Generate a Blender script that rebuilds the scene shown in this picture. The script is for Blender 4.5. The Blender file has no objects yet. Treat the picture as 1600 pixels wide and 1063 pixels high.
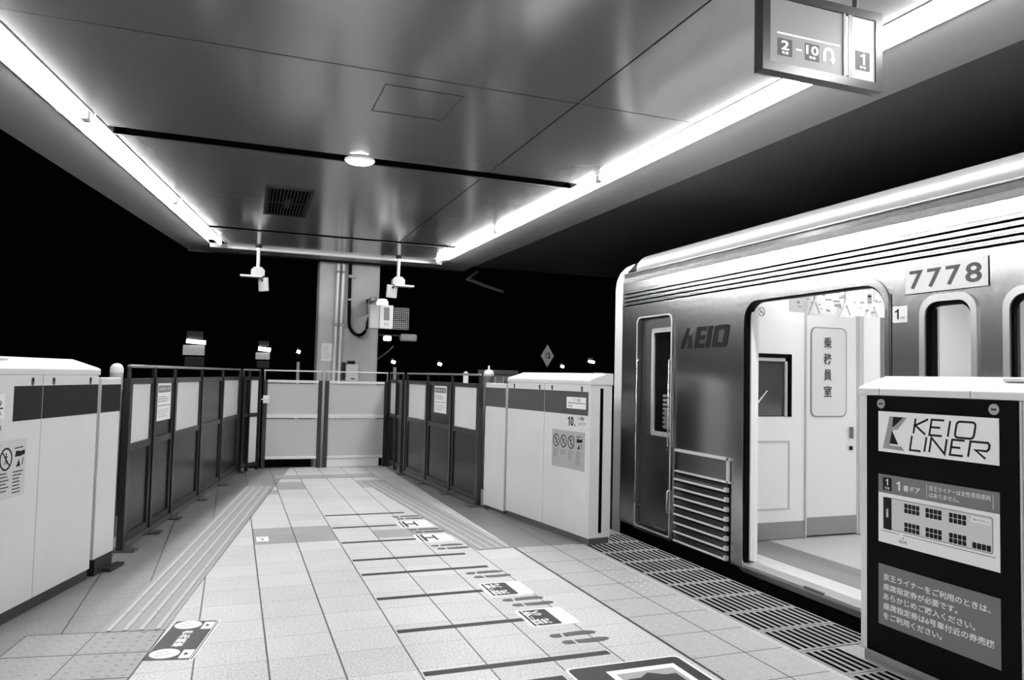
import bpy, bmesh, math, random
from math import sin, cos, radians, pi, atan2, hypot
from mathutils import Matrix, Vector
random.seed(7)
SC = bpy.context.scene
COL = SC.collection

# ---------------------------------------------------------------- camera, world, exposure
F_PX, YAW, PITCH, ROLL, CAM_H = 1165.0, radians(20.4), radians(2.85), radians(1.33), 1.235
cam_d = bpy.data.cameras.new('camera')
cam_d.sensor_fit = 'HORIZONTAL'; cam_d.sensor_width = 36.0
cam_d.lens = F_PX / 1600.0 * 36.0
cam_d.clip_start = 0.05; cam_d.clip_end = 300
cam = bpy.data.objects.new('camera', cam_d); COL.objects.link(cam)
fwd = Vector((sin(YAW)*cos(PITCH), cos(YAW)*cos(PITCH), sin(PITCH)))
r0 = Vector((cos(YAW), -sin(YAW), 0)); u0 = r0.cross(fwd)
rt = r0*cos(ROLL) + u0*sin(ROLL); up = -r0*sin(ROLL) + u0*cos(ROLL)
cam.matrix_world = Matrix(((rt.x, up.x, -fwd.x, 0), (rt.y, up.y, -fwd.y, 0), (rt.z, up.z, -fwd.z, CAM_H), (0, 0, 0, 1)))
SC.camera = cam
world = bpy.data.worlds.new('night'); SC.world = world; world.use_nodes = True
world.node_tree.nodes['Background'].inputs[0].default_value = (0.5, 0.5, 0.5, 1)
world.node_tree.nodes['Background'].inputs[1].default_value = 0.0008
SC.view_settings.view_transform = 'Standard'; SC.view_settings.look = 'None'
SC.view_settings.exposure = 0.35; SC.view_settings.gamma = 1.0; SC.view_settings.use_curve_mapping = False
SC.cycles.max_bounces = 8; SC.cycles.sample_clamp_indirect = 6.0
SC.cycles.caustics_reflective = False; SC.cycles.caustics_refractive = False
TUBE_EMIT = 95.0      # fluorescent tubes
CABIN_EMIT = 6.0      # light panels in the train
DOME_EMIT = 60.0

# ---------------------------------------------------------------- materials
MATS = {}
def mat(name, v, rough=0.5, metal=0.0, emit=None, noise=0.0, nscale=8.0, spec=0.5, coat=0.0, stretch=None):
    if name in MATS: return MATS[name]
    m = bpy.data.materials.new(name); m.use_nodes = True; MATS[name] = m
    nt = m.node_tree; b = nt.nodes['Principled BSDF']
    b.inputs['Base Color'].default_value = (v, v, v, 1)
    b.inputs['Roughness'].default_value = rough; b.inputs['Metallic'].default_value = metal
    b.inputs['Specular IOR Level'].default_value = spec
    b.inputs['Coat Weight'].default_value = coat
    if emit is not None:
        b.inputs['Emission Color'].default_value = (1, 1, 1, 1); b.inputs['Emission Strength'].default_value = emit
    if noise > 0 or stretch:
        tc = nt.nodes.new('ShaderNodeTexCoord'); mp = nt.nodes.new('ShaderNodeMapping')
        if stretch: mp.inputs['Scale'].default_value = stretch
        n = nt.nodes.new('ShaderNodeTexNoise'); n.inputs['Scale'].default_value = nscale; n.inputs['Detail'].default_value = 4
        nt.links.new(tc.outputs['Object'], mp.inputs[0]); nt.links.new(mp.outputs[0], n.inputs['Vector'])
        r = nt.nodes.new('ShaderNodeMapRange')
        r.inputs['From Min'].default_value = .3; r.inputs['From Max'].default_value = .7
        r.inputs['To Min'].default_value = v*(1-noise); r.inputs['To Max'].default_value = min(1, v*(1+noise))
        nt.links.new(n.outputs['Fac'], r.inputs['Value']); nt.links.new(r.outputs[0], b.inputs['Base Color'])
        r2 = nt.nodes.new('ShaderNodeMapRange')
        r2.inputs['From Min'].default_value = .3; r2.inputs['From Max'].default_value = .7
        r2.inputs['To Min'].default_value = rough*.85; r2.inputs['To Max'].default_value = min(1, rough*1.15)
        nt.links.new(n.outputs['Fac'], r2.inputs['Value']); nt.links.new(r2.outputs[0], b.inputs['Roughness'])
    return m

def glass(name, v, rough, trans):
    if name in MATS: return MATS[name]
    m = bpy.data.materials.new(name); m.use_nodes = True; MATS[name] = m
    nt = m.node_tree; b = nt.nodes['Principled BSDF']; out = nt.nodes['Material Output']
    b.inputs['Base Color'].default_value = (v, v, v, 1); b.inputs['Roughness'].default_value = rough
    t = nt.nodes.new('ShaderNodeBsdfTransparent'); mx = nt.nodes.new('ShaderNodeMixShader')
    mx.inputs[0].default_value = trans
    nt.links.new(b.outputs[0], mx.inputs[1]); nt.links.new(t.outputs[0], mx.inputs[2]); nt.links.new(mx.outputs[0], out.inputs[0])
    return m

def floor_mat():
    m = bpy.data.materials.new('platform_tiles'); m.use_nodes = True
    nt = m.node_tree; N = nt.nodes; L = nt.links; b = N['Principled BSDF']
    tc = N.new('ShaderNodeTexCoord'); sp = N.new('ShaderNodeSeparateXYZ'); L.new(tc.outputs['Object'], sp.inputs[0])
    def M(op, a, bb=None, c=None):
        n = N.new('ShaderNodeMath'); n.operation = op
        for i, s in enumerate((a, bb, c)):
            if s is None: continue
            if isinstance(s, (int, float)): n.inputs[i].default_value = s
            else: L.new(s, n.inputs[i])
        return n.outputs[0]
    u = M('DIVIDE', M('SUBTRACT', sp.outputs[0], 0.185), 0.2945); v = M('DIVIDE', M('SUBTRACT', sp.outputs[1], 3.405), 0.2825)
    fu, fv = M('FRACT', u), M('FRACT', v); iu, iv = M('FLOOR', u), M('FLOOR', v)
    du = M('MINIMUM', fu, M('SUBTRACT', 1.0, fu)); dv = M('MINIMUM', fv, M('SUBTRACT', 1.0, fv))
    gu = M('LESS_THAN', du, 0.013); gv = M('LESS_THAN', dv, 0.0055)
    cb = N.new('ShaderNodeCombineXYZ'); L.new(iu, cb.inputs[0]); L.new(iv, cb.inputs[1])
    wn = N.new('ShaderNodeTexWhiteNoise'); L.new(cb.outputs[0], wn.inputs['Vector'])
    # darker replacement tiles
    def inside(s, lo, hi): return M('MULTIPLY', M('GREATER_THAN', s, lo), M('LESS_THAN', s, hi))
    def patch(u0, u1, v0, v1): return M('MULTIPLY', inside(iu, u0-.5, u1+.5), inside(iv, v0-.5, v1+.5))
    pt = patch(0, 1, 8, 9)
    for q in ((3, 4, 8, 8), (1, 1, 17, 18), (0, 0, 16, 16), (4, 4, 17, 18)): pt = M('MAXIMUM', pt, patch(*q))
    # walking lane left pale; shade of fences and gates painted into edge tiles
    shade_l = M('LESS_THAN', sp.outputs[0], M('ADD', M('MULTIPLY', M('SUBTRACT', sp.outputs[1], 3.909), 0.160), -0.26))
    shade_r = M('MULTIPLY', M('GREATER_THAN', sp.outputs[0], 1.955), M('GREATER_THAN', sp.outputs[1], 5.09))
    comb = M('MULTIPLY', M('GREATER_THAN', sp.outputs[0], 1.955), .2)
    band = M('MAXIMUM', shade_l, shade_r)
    n1 = N.new('ShaderNodeTexNoise'); n1.inputs['Scale'].default_value = 95; n1.inputs['Detail'].default_value = 3; L.new(tc.outputs['Object'], n1.inputs['Vector'])
    n2 = N.new('ShaderNodeTexNoise'); n2.inputs['Scale'].default_value = 2.2; n2.inputs['Detail'].default_value = 5; L.new(tc.outputs['Object'], n2.inputs['Vector'])
    base = M('ADD', 0.56, M('MULTIPLY', M('SUBTRACT', wn.outputs['Value'], .5), .07))
    base = M('ADD', base, M('MULTIPLY', M('SUBTRACT', n1.outputs['Fac'], .5), .75))
    base = M('ADD', base, M('MULTIPLY', M('SUBTRACT', n2.outputs['Fac'], .5), .16))
    base = M('MULTIPLY', base, M('SUBTRACT', 1.0, M('MULTIPLY', pt, .42)))
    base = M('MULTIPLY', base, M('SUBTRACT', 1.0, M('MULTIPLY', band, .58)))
    base = M('MULTIPLY', base, M('SUBTRACT', 1.0, comb))
    grout = M('MAXIMUM', M('MULTIPLY', gu, .88), M('MULTIPLY', gv, .62))
    base = M('MULTIPLY', base, M('SUBTRACT', 1.0, grout))
    L.new(base, b.inputs['Base Color'])
    b.inputs['Roughness'].default_value = .42; b.inputs['Specular IOR Level'].default_value = .45
    bp = N.new('ShaderNodeBump'); bp.inputs['Strength'].default_value = .15; bp.inputs['Distance'].default_value = .002
    L.new(n1.outputs['Fac'], bp.inputs['Height']); L.new(bp.outputs[0], b.inputs['Normal'])
    return m

WHITE = mat('white_enamel', .72, .35, noise=.03, nscale=3)
WHITE2 = mat('white_paint', .78, .45)
GREYW = mat('pale_grey', .55, .4)
MIDG = mat('mid_grey', .19, .45)
STRIPE = mat('dark_grey_band', .06, .45, spec=.3)
STRIPEL = mat('charcoal_band', .012, .45, spec=.25)
DARK = mat('dark_grey', .02, .4, spec=.3)
BLACK = mat('black', .0025, .45, spec=.05)
BLACKM = mat('matt_black', .003, .9, spec=0)
STEEL = mat('brushed_steel', .6, .3, .9)
STEELD = mat('dull_steel', .24, .3, .9)
TRAIN = mat('train_stainless', .48, .22, 1.0)
TRAINB = mat('train_bright_trim', .45, .22, .9)
CEIL = mat('ceiling_panel', .46, .17, .6)
SOFF = mat('ceiling_edge_panel', .60, .28, .25)
TRACKC = mat('track_canopy', .22, .5, .1)
CONC = mat('painted_concrete', .52, .55, noise=.12, nscale=2.5)
PANEL = mat('dark_fence_panel', .010, .25, .0, spec=.4)
FROST = glass('frosted_panel', .82, .22, .14)
FROSTG = glass('frosted_gate_panel', .60, .2, .16)
FRAME = mat('fence_frame', .075, .3, .85)
TACT = mat('tactile_rubber', .30, .45, noise=.12, nscale=60)
TACTB = mat('tactile_bar', .47, .4)
PAPER = mat('paper', .85, .6)
TAPE = mat('dark_tape', .016, .55, spec=.25)
CABIN = mat('cabin_wall', .86, .45)
INK = mat('ink', .006, .6, spec=.2)
LITE = mat('lamp_tube', 1, .4, emit=TUBE_EMIT)
REFL = mat('lamp_reflector', .9, .4)

# ---------------------------------------------------------------- helpers
class MB:
    def __init__(s): s.v = []; s.f = []; s.m = []; s.sm = []
    def add(s, vs, fs, m=0, smooth=False):
        o = len(s.v); s.v += [tuple(p) for p in vs]
        for f in fs: s.f.append([i+o for i in f]); s.m.append(m); s.sm.append(smooth)
    def box(s, x0, x1, y0, y1, z0, z1, m=0):
        vs = [(x, y, z) for z in (z0, z1) for y in (y0, y1) for x in (x0, x1)]
        s.add(vs, [(0, 2, 3, 1), (4, 5, 7, 6), (0, 1, 5, 4), (2, 6, 7, 3), (0, 4, 6, 2), (1, 3, 7, 5)], m); return s
    def prism(s, pts, a0, a1, plane='xz', m=0, smooth=False):
        P = {'xz': lambda p, a: (p[0], a, p[1]), 'xy': lambda p, a: (p[0], p[1], a), 'yz': lambda p, a: (a, p[0], p[1])}[plane]
        n = len(pts); vs = [P(p, a0) for p in pts] + [P(p, a1) for p in pts]
        s.add(vs, [tuple(range(n))[::-1], tuple(range(n, 2*n))], m)
        s.add(vs, [(i, (i+1) % n, n+(i+1) % n, n+i) for i in range(n)], m, smooth); return s
    def tube(s, path, r, n=10, m=0, r2=None):
        path = [Vector(p) for p in path]; rings = []
        for i, p in enumerate(path):
            d = (path[min(i+1, len(path)-1)] - path[max(i-1, 0)]).normalized()
            a = Vector((0, 0, 1)) if abs(d.z) < .9 else Vector((1, 0, 0))
            u = d.cross(a).normalized(); w = d.cross(u)
            rr = r if r2 is None else r + (r2-r)*i/(len(path)-1)
            rings.append([p + (u*cos(2*pi*k/n) + w*sin(2*pi*k/n))*rr for k in range(n)])
        vs = [q for R_ in rings for q in R_]; fs = []
        for i in range(len(path)-1):
            for k in range(n): fs.append((i*n+k, i*n+(k+1) % n, (i+1)*n+(k+1) % n, (i+1)*n+k))
        s.add(vs, fs, m, True)
        s.add(rings[0], [tuple(range(n))], m); s.add(rings[-1], [tuple(range(n))[::-1]], m); return s
    def lathe(s, prof, c, n=20, m=0):
        vs = [(c[0]+r*cos(2*pi*k/n), c[1]+r*sin(2*pi*k/n), c[2]+z) for r, z in prof for k in range(n)]
        fs = [(i*n+k, i*n+(k+1) % n, (i+1)*n+(k+1) % n, (i+1)*n+k) for i in range(len(prof)-1) for k in range(n)]
        s.add(vs, fs, m, True); return s
    def stroke(s, pts, w, y0, y1, closed=False, m=0, plane='xz'):
        """flat ribbon through pts, mitred, given real thickness"""
        P = [Vector(p) for p in pts]; n = len(P); Lf = []; Rt = []
        for i in range(n):
            a = P[(i-1) % n] if (closed or i > 0) else None; b = P[(i+1) % n] if (closed or i < n-1) else None
            d1 = (P[i]-a).normalized() if a is not None else (b-P[i]).normalized()
            d2 = (b-P[i]).normalized() if b is not None else d1
            nn = (Vector((-d1.y, d1.x)) + Vector((-d2.y, d2.x)))
            nn = nn.normalized() if nn.length > 1e-6 else Vector((-d1.y, d1.x))
            k = min(2.5, 1/max(.2, nn.dot(Vector((-d1.y, d1.x)))))
            Lf.append(P[i]+nn*w/2*k); Rt.append(P[i]-nn*w/2*k)
        for i in range(n if closed else n-1):
            j = (i+1) % n
            s.prism([Lf[i], Lf[j], Rt[j], Rt[i]], y0, y1, plane, m)
        return s
    def build(s, name, mats, parent=None, bevel=0, seg=2):
        me = bpy.data.meshes.new(name); me.from_pydata(s.v, [], s.f)
        for mm in (mats if isinstance(mats, (list, tuple)) else [mats]): me.materials.append(mm)
        for p, mi, sm in zip(me.polygons, s.m, s.sm): p.material_index = mi; p.use_smooth = sm
        bm = bmesh.new(); bm.from_mesh(me)
        bmesh.ops.recalc_face_normals(bm, faces=bm.faces); bm.to_mesh(me); bm.free()
        o = bpy.data.objects.new(name, me); COL.objects.link(o)
        if parent is not None: o.parent = parent
        if bevel:
            md = o.modifiers.new('bevel', 'BEVEL'); md.width = bevel; md.segments = seg; md.limit_method = 'ANGLE'; md.angle_limit = radians(40)
        return o

def B(name, mats, parent, *boxes, bevel=0):
    mb = MB()
    for b in boxes: mb.box(*b)
    return mb.build(name, mats, parent, bevel)

def tag(o, label, cat=None, group=None, kind=None):
    if label: o['label'] = label
    if cat: o['category'] = cat
    if group: o['group'] = group
    if kind: o['kind'] = kind
    return o
def thing(name, label, cat, loc=(0, 0, 0), rz=0, group=None):
    o = bpy.data.objects.new(name, None); COL.objects.link(o); o.empty_display_size = .2
    o.location = loc; o.rotation_euler = (0, 0, rz); return tag(o, label, cat, group)
def frame_thing(name, label, cat, p, q, z=0, group=None):
    return thing(name, label, cat, (p[0], p[1], z), atan2(q[1]-p[1], q[0]-p[0]), group)
def struct(o): o['kind'] = 'structure'; return o

def rr(x0, z0, x1, z1, r, n=5, r2=None):
    """rounded rectangle outline; r top corners, r2 bottom corners"""
    r2 = r if r2 is None else r2; P = []
    for cx, cz, a0, q in ((x1-r, z1-r, 0, r), (x0+r, z1-r, 90, r), (x0+r2, z0+r2, 180, r2), (x1-r2, z0+r2, 270, r2)):
        if q <= 1e-5: P.append((cx, cz)); continue
        for k in range(n+1):
            a = radians(a0+90*k/n); P.append((cx+q*cos(a), cz+q*sin(a)))
    return P

def plate(name, outer, holes, y0, y1, mats, parent, smooth=False):
    """sheet in the x-z plane with holes, real thickness y0..y1"""
    cu = bpy.data.curves.new(name, 'CURVE'); cu.dimensions = '2D'; cu.fill_mode = 'BOTH'; cu.extrude = (y1-y0)/2
    for pts in [outer]+list(holes):
        sp = cu.splines.new('POLY'); sp.points.add(len(pts)-1); sp.use_cyclic_u = True
        for i, p in enumerate(pts): sp.points[i].co = (p[0], p[1], 0, 1)
    tmp = bpy.data.objects.new(name, cu); me = bpy.data.meshes.new_from_object(tmp)
    bpy.data.objects.remove(tmp); bpy.data.curves.remove(cu)
    ym = (y0+y1)/2
    for v in me.vertices: v.co = (v.co.x, ym - v.co.z, v.co.y)
    me.materials.clear()
    for mm in (mats if isinstance(mats, (list, tuple)) else [mats]): me.materials.append(mm)
    for p in me.polygons: p.material_index = 0
    me.name = name
    o = bpy.data.objects.new(name, me); COL.objects.link(o); o.parent = parent
    return o

def ring(name, outer, inner, y0, y1, m, parent): return plate(name, outer, [inner], y0, y1, m, parent)

def lettering(name, text, parent, m, box, y=-.002, shear=0.0, bold=0.0, thick=.0006, spacing=1.0, horiz=None, keep=False):
    """words cut as thin raised letters filling box=(x0,z0,x1,z1) of a vertical face at local y,
    or with horiz=(origin, U, V) laid on the floor"""
    if text == '1' and not horiz:              # a one with its flag, drawn to fill the box
        x0, z0, x1, z1 = box; w = x1-x0; h = z1-z0
        return MB().prism([(x0+w*.55, z0), (x1-w*.05, z0), (x1-w*.05, z1), (x0+w*.66, z1), (x0+w*.42, z1-h*.14), (x0, z1-h*.2), (x0, z1-h*.33), (x0+w*.55, z1-h*.28)], y-thick, y).build(name, m, parent)
    cu = bpy.data.curves.new(name, 'FONT'); cu.body = text; cu.size = 1; cu.extrude = .01; cu.offset = bold
    cu.shear = shear; cu.resolution_u = 3; cu.space_character = spacing
    tmp = bpy.data.objects.new(name, cu); me = bpy.data.meshes.new_from_object(tmp)
    bpy.data.objects.remove(tmp); bpy.data.curves.remove(cu)
    xs = [v.co.x for v in me.vertices]; zs = [v.co.y for v in me.vertices]
    if not xs: return None
    a0, a1, b0, b1 = min(xs), max(xs), min(zs), max(zs)
    x0, z0, x1, z1 = box
    sx = (x1-x0)/(a1-a0); sz = (z1-z0)/(b1-b0)
    if keep: sx = sz = min(sx, sz)
    for v in me.vertices:
        p = x0+(v.co.x-a0)*sx; q = z0+(v.co.y-b0)*sz; t = thick if v.co.z > 0 else 0
        if horiz:
            O, U, V = horiz; w = Vector(O)+Vector(U)*p+Vector(V)*q; v.co = (w.x, w.y, w.z+t)
        else: v.co = (p, y-t, q)
    me.materials.clear(); me.materials.append(m)
    for p in me.polygons: p.material_index = 0
    o = bpy.data.objects.new(name, me); COL.objects.link(o)
    if parent is not None: o.parent = parent
    return o

def lines_block(parent, name, m, x0, x1, zs, h, y, ragged=True):
    mb = MB()
    for i, z in enumerate(zs):
        e = x1 - (x1-x0)*(random.random()*.35 if ragged else 0)
        x = x0
        while x < e-.002:                      # words of uneven length
            w = min(e-x, (x1-x0)*random.uniform(.12, .3)); mb.box(x, x+w*.86, y-.0005, y, z-h/2, z+h/2); x += w
    return mb.build(name, m, parent)

def prohibition(parent, x, z, r, y, pose=0):
    mb = MB()
    mb.stroke([(x+r*cos(2*pi*k/20), z+r*1.12*sin(2*pi*k/20)) for k in range(20)], r*.2, y-.0005, y, True)
    mb.stroke([(x-r*.65, z+r*.75), (x+r*.65, z-r*.75)], r*.16, y-.0006, y)
    s = r*.5
    mb.prism([(x+s*.25*cos(a), z+s*1.05+s*.25*sin(a)) for a in [2*pi*k/8 for k in range(8)]], y-.0005, y)
    d = (0, .35, -.3)[pose % 3]*s
    mb.stroke([(x, z+s*.75), (x+d*.3, z-s*.1)], s*.42, y-.0005, y)
    mb.stroke([(x-s*.6, z+s*.35+d*.3), (x, z+s*.55), (x+s*.65, z+s*.4-d)], s*.2, y-.0005, y)
    mb.stroke([(x-s*.5-d, z-s*1.1), (x+d*.3, z-s*.1), (x+s*.5, z-s*1.05+abs(d)*.4)], s*.24, y-.0005, y)
    return mb.build('prohibition_symbol', INK, parent)
def camera_icon(parent, x, z, r, y):
    mb = MB()
    mb.prism([(x-r*.8, z+r*.1), (x-r*.6, z+r*.75), (x+r*.3, z+r*.65), (x+r*.95, z+r*.75), (x+r, z+r*.25), (x+r*.2, z+r*.1)], y-.0005, y)
    mb.stroke([(x-r*.9, z+r*1.0), (x+r*.6, z+r*1.1)], r*.12, y-.0005, y)
    mb.prism([(x-r*.5, z-r*1.0), (x, z-r*.2), (x+r*.25, z-r*1.0)], y-.0005, y)
    mb.stroke([(x+r*.7, z-r*.1), (x+r*.6, z-r*.9)], r*.12, y-.0005, y)
    return mb.build('camera_symbol', INK, parent)

# ================================================================= SETTING
# platform slab
edgeL = [(-1.75, -3.2), (-1.42, 4.0), (-1.12, 5.6), (-.30, 10.12)]
edgeR = [(2.42, 10.12), (2.70, 6.6), (2.97, 5.9), (2.97, -3.2)]
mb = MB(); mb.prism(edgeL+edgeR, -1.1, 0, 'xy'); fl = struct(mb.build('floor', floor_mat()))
mb = MB(); mb.box(-14, 24, -6, 70, -1.35, -1.102); struct(mb.build('track_bed', mat('ballast', .02, .95, noise=.4, nscale=20)))

# ceiling: panels with open joints below a dark deck
def lampLx(y, outer): return (-1.269+(y-4.76)*.1563) if outer else (-1.119+(y-4.161)*.1558)
def lampRx(y, outer): return 2.985-(y-2.221)*.0213 if outer else 2.745-(y-2.5)*.0115
def edgeLx(y): return -1.607+(y-6.116)*.1874
def edgeRx(y): return 3.468-(y-2.4)*.0132
Z = 2.9
mb = MB()
rows = [(-3.2, 1.3, .012), (1.312, 4.03, .012), (4.042, 5.72, 0), (5.885, 7.55, 0), (7.555, 9.2, 0), (9.31, 10.58, 0)]
for (a, b, _) in rows:
    mb.prism([(lampLx(a, 0), a), (1.883, a), (1.883, b), (lampLx(b, 0), b)], Z, Z+.03, 'xy')
    mb.prism([(1.895, a), (lampRx(a, 0), a), (lampRx(b, 0), b), (1.895, b)], Z, Z+.03, 'xy')
ceil = struct(mb.build('ceiling', CEIL))
mb = MB()
mb.prism([(edgeLx(-3.2), -3.2), (lampLx(-3.2, 1), -3.2), (lampLx(10.58, 1), 10.58), (edgeLx(11.2), 11.2), ], Z, Z+.03, 'xy')
mb.prism([(lampRx(-3.2, 1), -3.2), (edgeRx(-3.2), -3.2), (edgeRx(11.2), 11.2), (lampRx(10.58, 1), 10.58)], Z, Z+.03, 'xy')
mb.prism([(lampLx(10.58, 1), 10.62), (lampRx(10.58, 1), 10.62), (edgeRx(11.2), 11.2), (edgeLx(11.2), 11.2)], Z-.001, Z+.029, 'xy')
struct(mb.build('ceiling_edge', SOFF))
mb = MB(); mb.prism([(edgeLx(-3.2)+.02, -3.2), (edgeRx(-3.2)-.02, -3.2), (edgeRx(11.18)-.02, 11.18), (edgeLx(11.18)+.02, 11.18)], Z+.05, Z+.35, 'xy')
struct(mb.build('ceiling_deck', BLACKM))
mb = MB()
for a, b in ((5.72, 5.885), (9.2, 9.31)):
    mb.prism([(lampLx(a, 0)+.1, a), (lampRx(a, 0)-.1, a), (lampRx(b, 0)-.1, b), (lampLx(b, 0)+.1, b)], Z+.003, Z+.02, 'xy')
    mb.prism([(lampLx(a, 0), b), (lampRx(a, 0), b), (lampRx(b, 0), b+.012), (lampLx(b, 0), b+.012)], Z-.004, Z+.03, 'xy', 1)
struct(mb.build('trim_1', [BLACKM, STEELD]))
mb = MB(); mb.box(lampLx(10.58, 1), lampRx(10.58, 1), 10.585, 10.615, Z-.035, Z+.02); struct(mb.build('trim_2', WHITE2))
mb = MB(); mb.prism([(edgeLx(11.2), 11.2), (edgeRx(11.2), 11.2), (edgeRx(11.2), 11.24), (edgeLx(11.2), 11.24)], Z-.02, Z+.35, 'xy'); struct(mb.build('trim_3', DARK))
# hatch outline in the ceiling
mb = MB(); mb.stroke([(.755, 4.21), (1.22, 4.21), (1.21, 4.67), (.755, 4.67)], .006, Z-.002, Z-.0005, True, plane='xy')
struct(mb.build('trim_4', DARK))
# canopy above the track
mb = MB(); mb.prism([(3.50, -3.2), (9.5, -3.2), (9.5, 11.6), (3.38, 11.6)], 3.02, 3.2, 'xy'); struct(mb.build('ceiling_track', TRACKC))

# square pillar at the platform end
mb = MB(); mb.box(1.135, 2.03, 11.26, 11.6, -1.1, 3.05); pil = struct(mb.build('pillar', CONC, bevel=.03))

# ================================================================= CEILING THINGS
def tube_lamp(name, label, p, q, inner, group):
    """fluorescent fitting from p to q (xy); inner=+1 puts the tube on the +y-local side"""
    t = frame_thing(name, label, 'ceiling light', p, q, Z, group)
    Lg = hypot(q[0]-p[0], q[1]-p[1]); w = .105
    mb = MB(); mb.box(.01, Lg-.01, -w, w, .028, .045)
    mb.box(.01, Lg-.01, -w, -w+.005, -.004, .028); mb.box(.01, Lg-.01, w-.005, w, -.004, .028)
    mb.build('housing', REFL, t)
    for e in (.03, Lg-.03):
        B('socket', GREYW, t, (e-.018, e+.018, inner*.045-.022, inner*.045+.022, -.04, .028), bevel=.004)
    mb = MB(); mb.tube([(.05, inner*.045, -.012), (Lg-.05, inner*.045, -.012)], .02, 10)
    mb.build('lamp_tube', LITE, t)
    return t
ysL = [-1.73, .7, 3.12, 5.54, 7.96, 10.38]; ysR = [-1.83, .6, 3.03, 5.46, 7.93, 10.40]
wl = ['nearest', 'second', 'middle', 'fourth', 'farthest']
for i in range(5):
    c = lambda y: ((lampLx(y, 0)+lampLx(y, 1))/2, y)
    tube_lamp('tube_light', 'long fluorescent tube fitting in the left ceiling row, '+['nearest, behind the frame edge', 'second, by the frame edge', 'third, crossing the left frame edge', 'fourth, beside the ceiling vent', 'farthest, ending above the left hanging sensor'][i], c(ysL[i]), c(ysL[i+1]), -1, 'left row of ceiling tubes')
    c = lambda y: ((lampRx(y, 0)+lampRx(y, 1))/2, y)
    tube_lamp('tube_light', 'long fluorescent tube fitting in the right ceiling row, '+['nearest, behind the frame edge', 'second, right of the hanging sign', 'third, passing behind the hanging sign', 'fourth, beside the dark ceiling strip', 'farthest, ending near the right hanging sensor'][i], c(ysR[i]), c(ysR[i+1]), 1, 'right row of ceiling tubes')

t = thing('round_ceiling_light', 'small bright round light on the dark ceiling strip', 'ceiling light', (.857, 5.80, Z))
MB().lathe([(.001, 0), (.115, 0), (.118, -.010), (.105, -.018)], (0, 0, 0), 24).build('rim', WHITE2, t)
MB().lathe([(.104, -.012), (.09, -.024), (.05, -.032), (.001, -.035)], (0, 0, 0), 24).build('lamp_shade', mat('dome_glow', 1, .5, emit=DOME_EMIT), t)

t = thing('ceiling_vent', 'dark slatted square air vent set in the ceiling', 'vent', (.43, 7.58, Z), radians(-1))
B('backing', BLACKM, t, (-.2, .2, -.6, .6, -.004, 0))
mb = MB(); mb.stroke([(-.2, -.6), (.2, -.6), (.2, .6), (-.2, .6)], .03, -.014, -.002, True, plane='xy')
mb.box(-.2, .2, -.012, .012, -.013, -.003); mb.box(-.03, .03, -.2, .2, -.016, -.003); mb.build('vent_frame', DARK, t)
mb = MB()
for k in range(12):
    x = -.17+.34*k/11; mb.box(x-.005, x+.005, -.58, .58, -.012, -.004)
mb.build('slats', mat('vent_slat', .04, .5, spec=.2), t)
for nm, x, y, side in (('left', .25, 10.4, -1), ('right', 2.13, 10.4, 1)):
    t = thing('hanging_sensor', 'white sensor box hanging on a rod, '+('left one, clear of the pillar' if side < 0 else 'right one, beside the pillar top'), 'sensor', (x, y, Z), 0, 'hanging sensors at the platform end')
    MB().lathe([(.001, 0), (.045, 0), (.045, -.02), (.02, -.03)], (0, 0, 0), 16).build('ceiling_rose', DARK, t)
    MB().tube([(0, 0, 0), (0, 0, -.30)], .022, 12).build('rod', WHITE2, t)
    mb = MB(); mb.prism([(-.085, -.40), (.085, -.40), (.085, -.33), (.045, -.29), (-.045, -.29), (-.085, -.33)], -.06, .06)
    mb.build('bracket', GREYW, t)
    B('shelf', WHITE2, t, (min(side*.22, -side*.06), max(side*.22, -side*.06), -.07, .07, -.425, -.402), bevel=.004)
    hb = B('detector_plate', GREYW, t, (-.085, .085, -.015, .015, -.10, .08), bevel=.005)
    hb.location = (-side*(.075 if side < 0 else .09), -.02, -.505 if side < 0 else -.49); hb.rotation_euler = (radians(6), 0, radians(-52 if side < 0 else 25))
    B('lens', INK, hb, (-.012, .012, -.019, -.014, .03, .06))

# overhead sign
SX, SY, SZ = 1.921, 2.389, 2.484
t = thing('hanging_sign', 'backlit overhead sign with car numbers hanging near the right tubes', 'sign', (SX, SY, SZ))
SW, SH = .622, .34
FACE = mat('sign_face', .10, .45, emit=.15, spec=.25); FACE2 = mat('sign_lit_panel', .3, .5, emit=.36, spec=.1); SDK = mat('sign_square', .05, .5, emit=.06, spec=.1); SWH = mat('sign_white', .5, .5, emit=.75, spec=.2)
SFR = mat('sign_frame', .03, .3)
mb = MB(); mb.stroke([(.018, .018), (SW-.018, .018), (SW-.018, SH-.018), (.018, SH-.018)], .036, -.008, .045, True); mb.build('sign_frame', SFR, t, bevel=.004)
B('sign_panel', FACE, t, (.034, .412, 0, .04, .034, SH-.034))
B('sign_panel', FACE2, t, (.46, .588, 0, .04, .034, SH-.034))
mb = MB(); mb.box(.412, .425, -.006, .04, .034, SH-.034); mb.box(.438, .46, -.006, .04, .034, SH-.034); mb.build('mullion', MIDG, t)
B('light_slot', SWH, t, (.426, .436, -.005, .04, .045, SH-.045))
B('rule_line', SWH, t, (.075, .395, -.002, 0, .160, .166))
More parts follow.
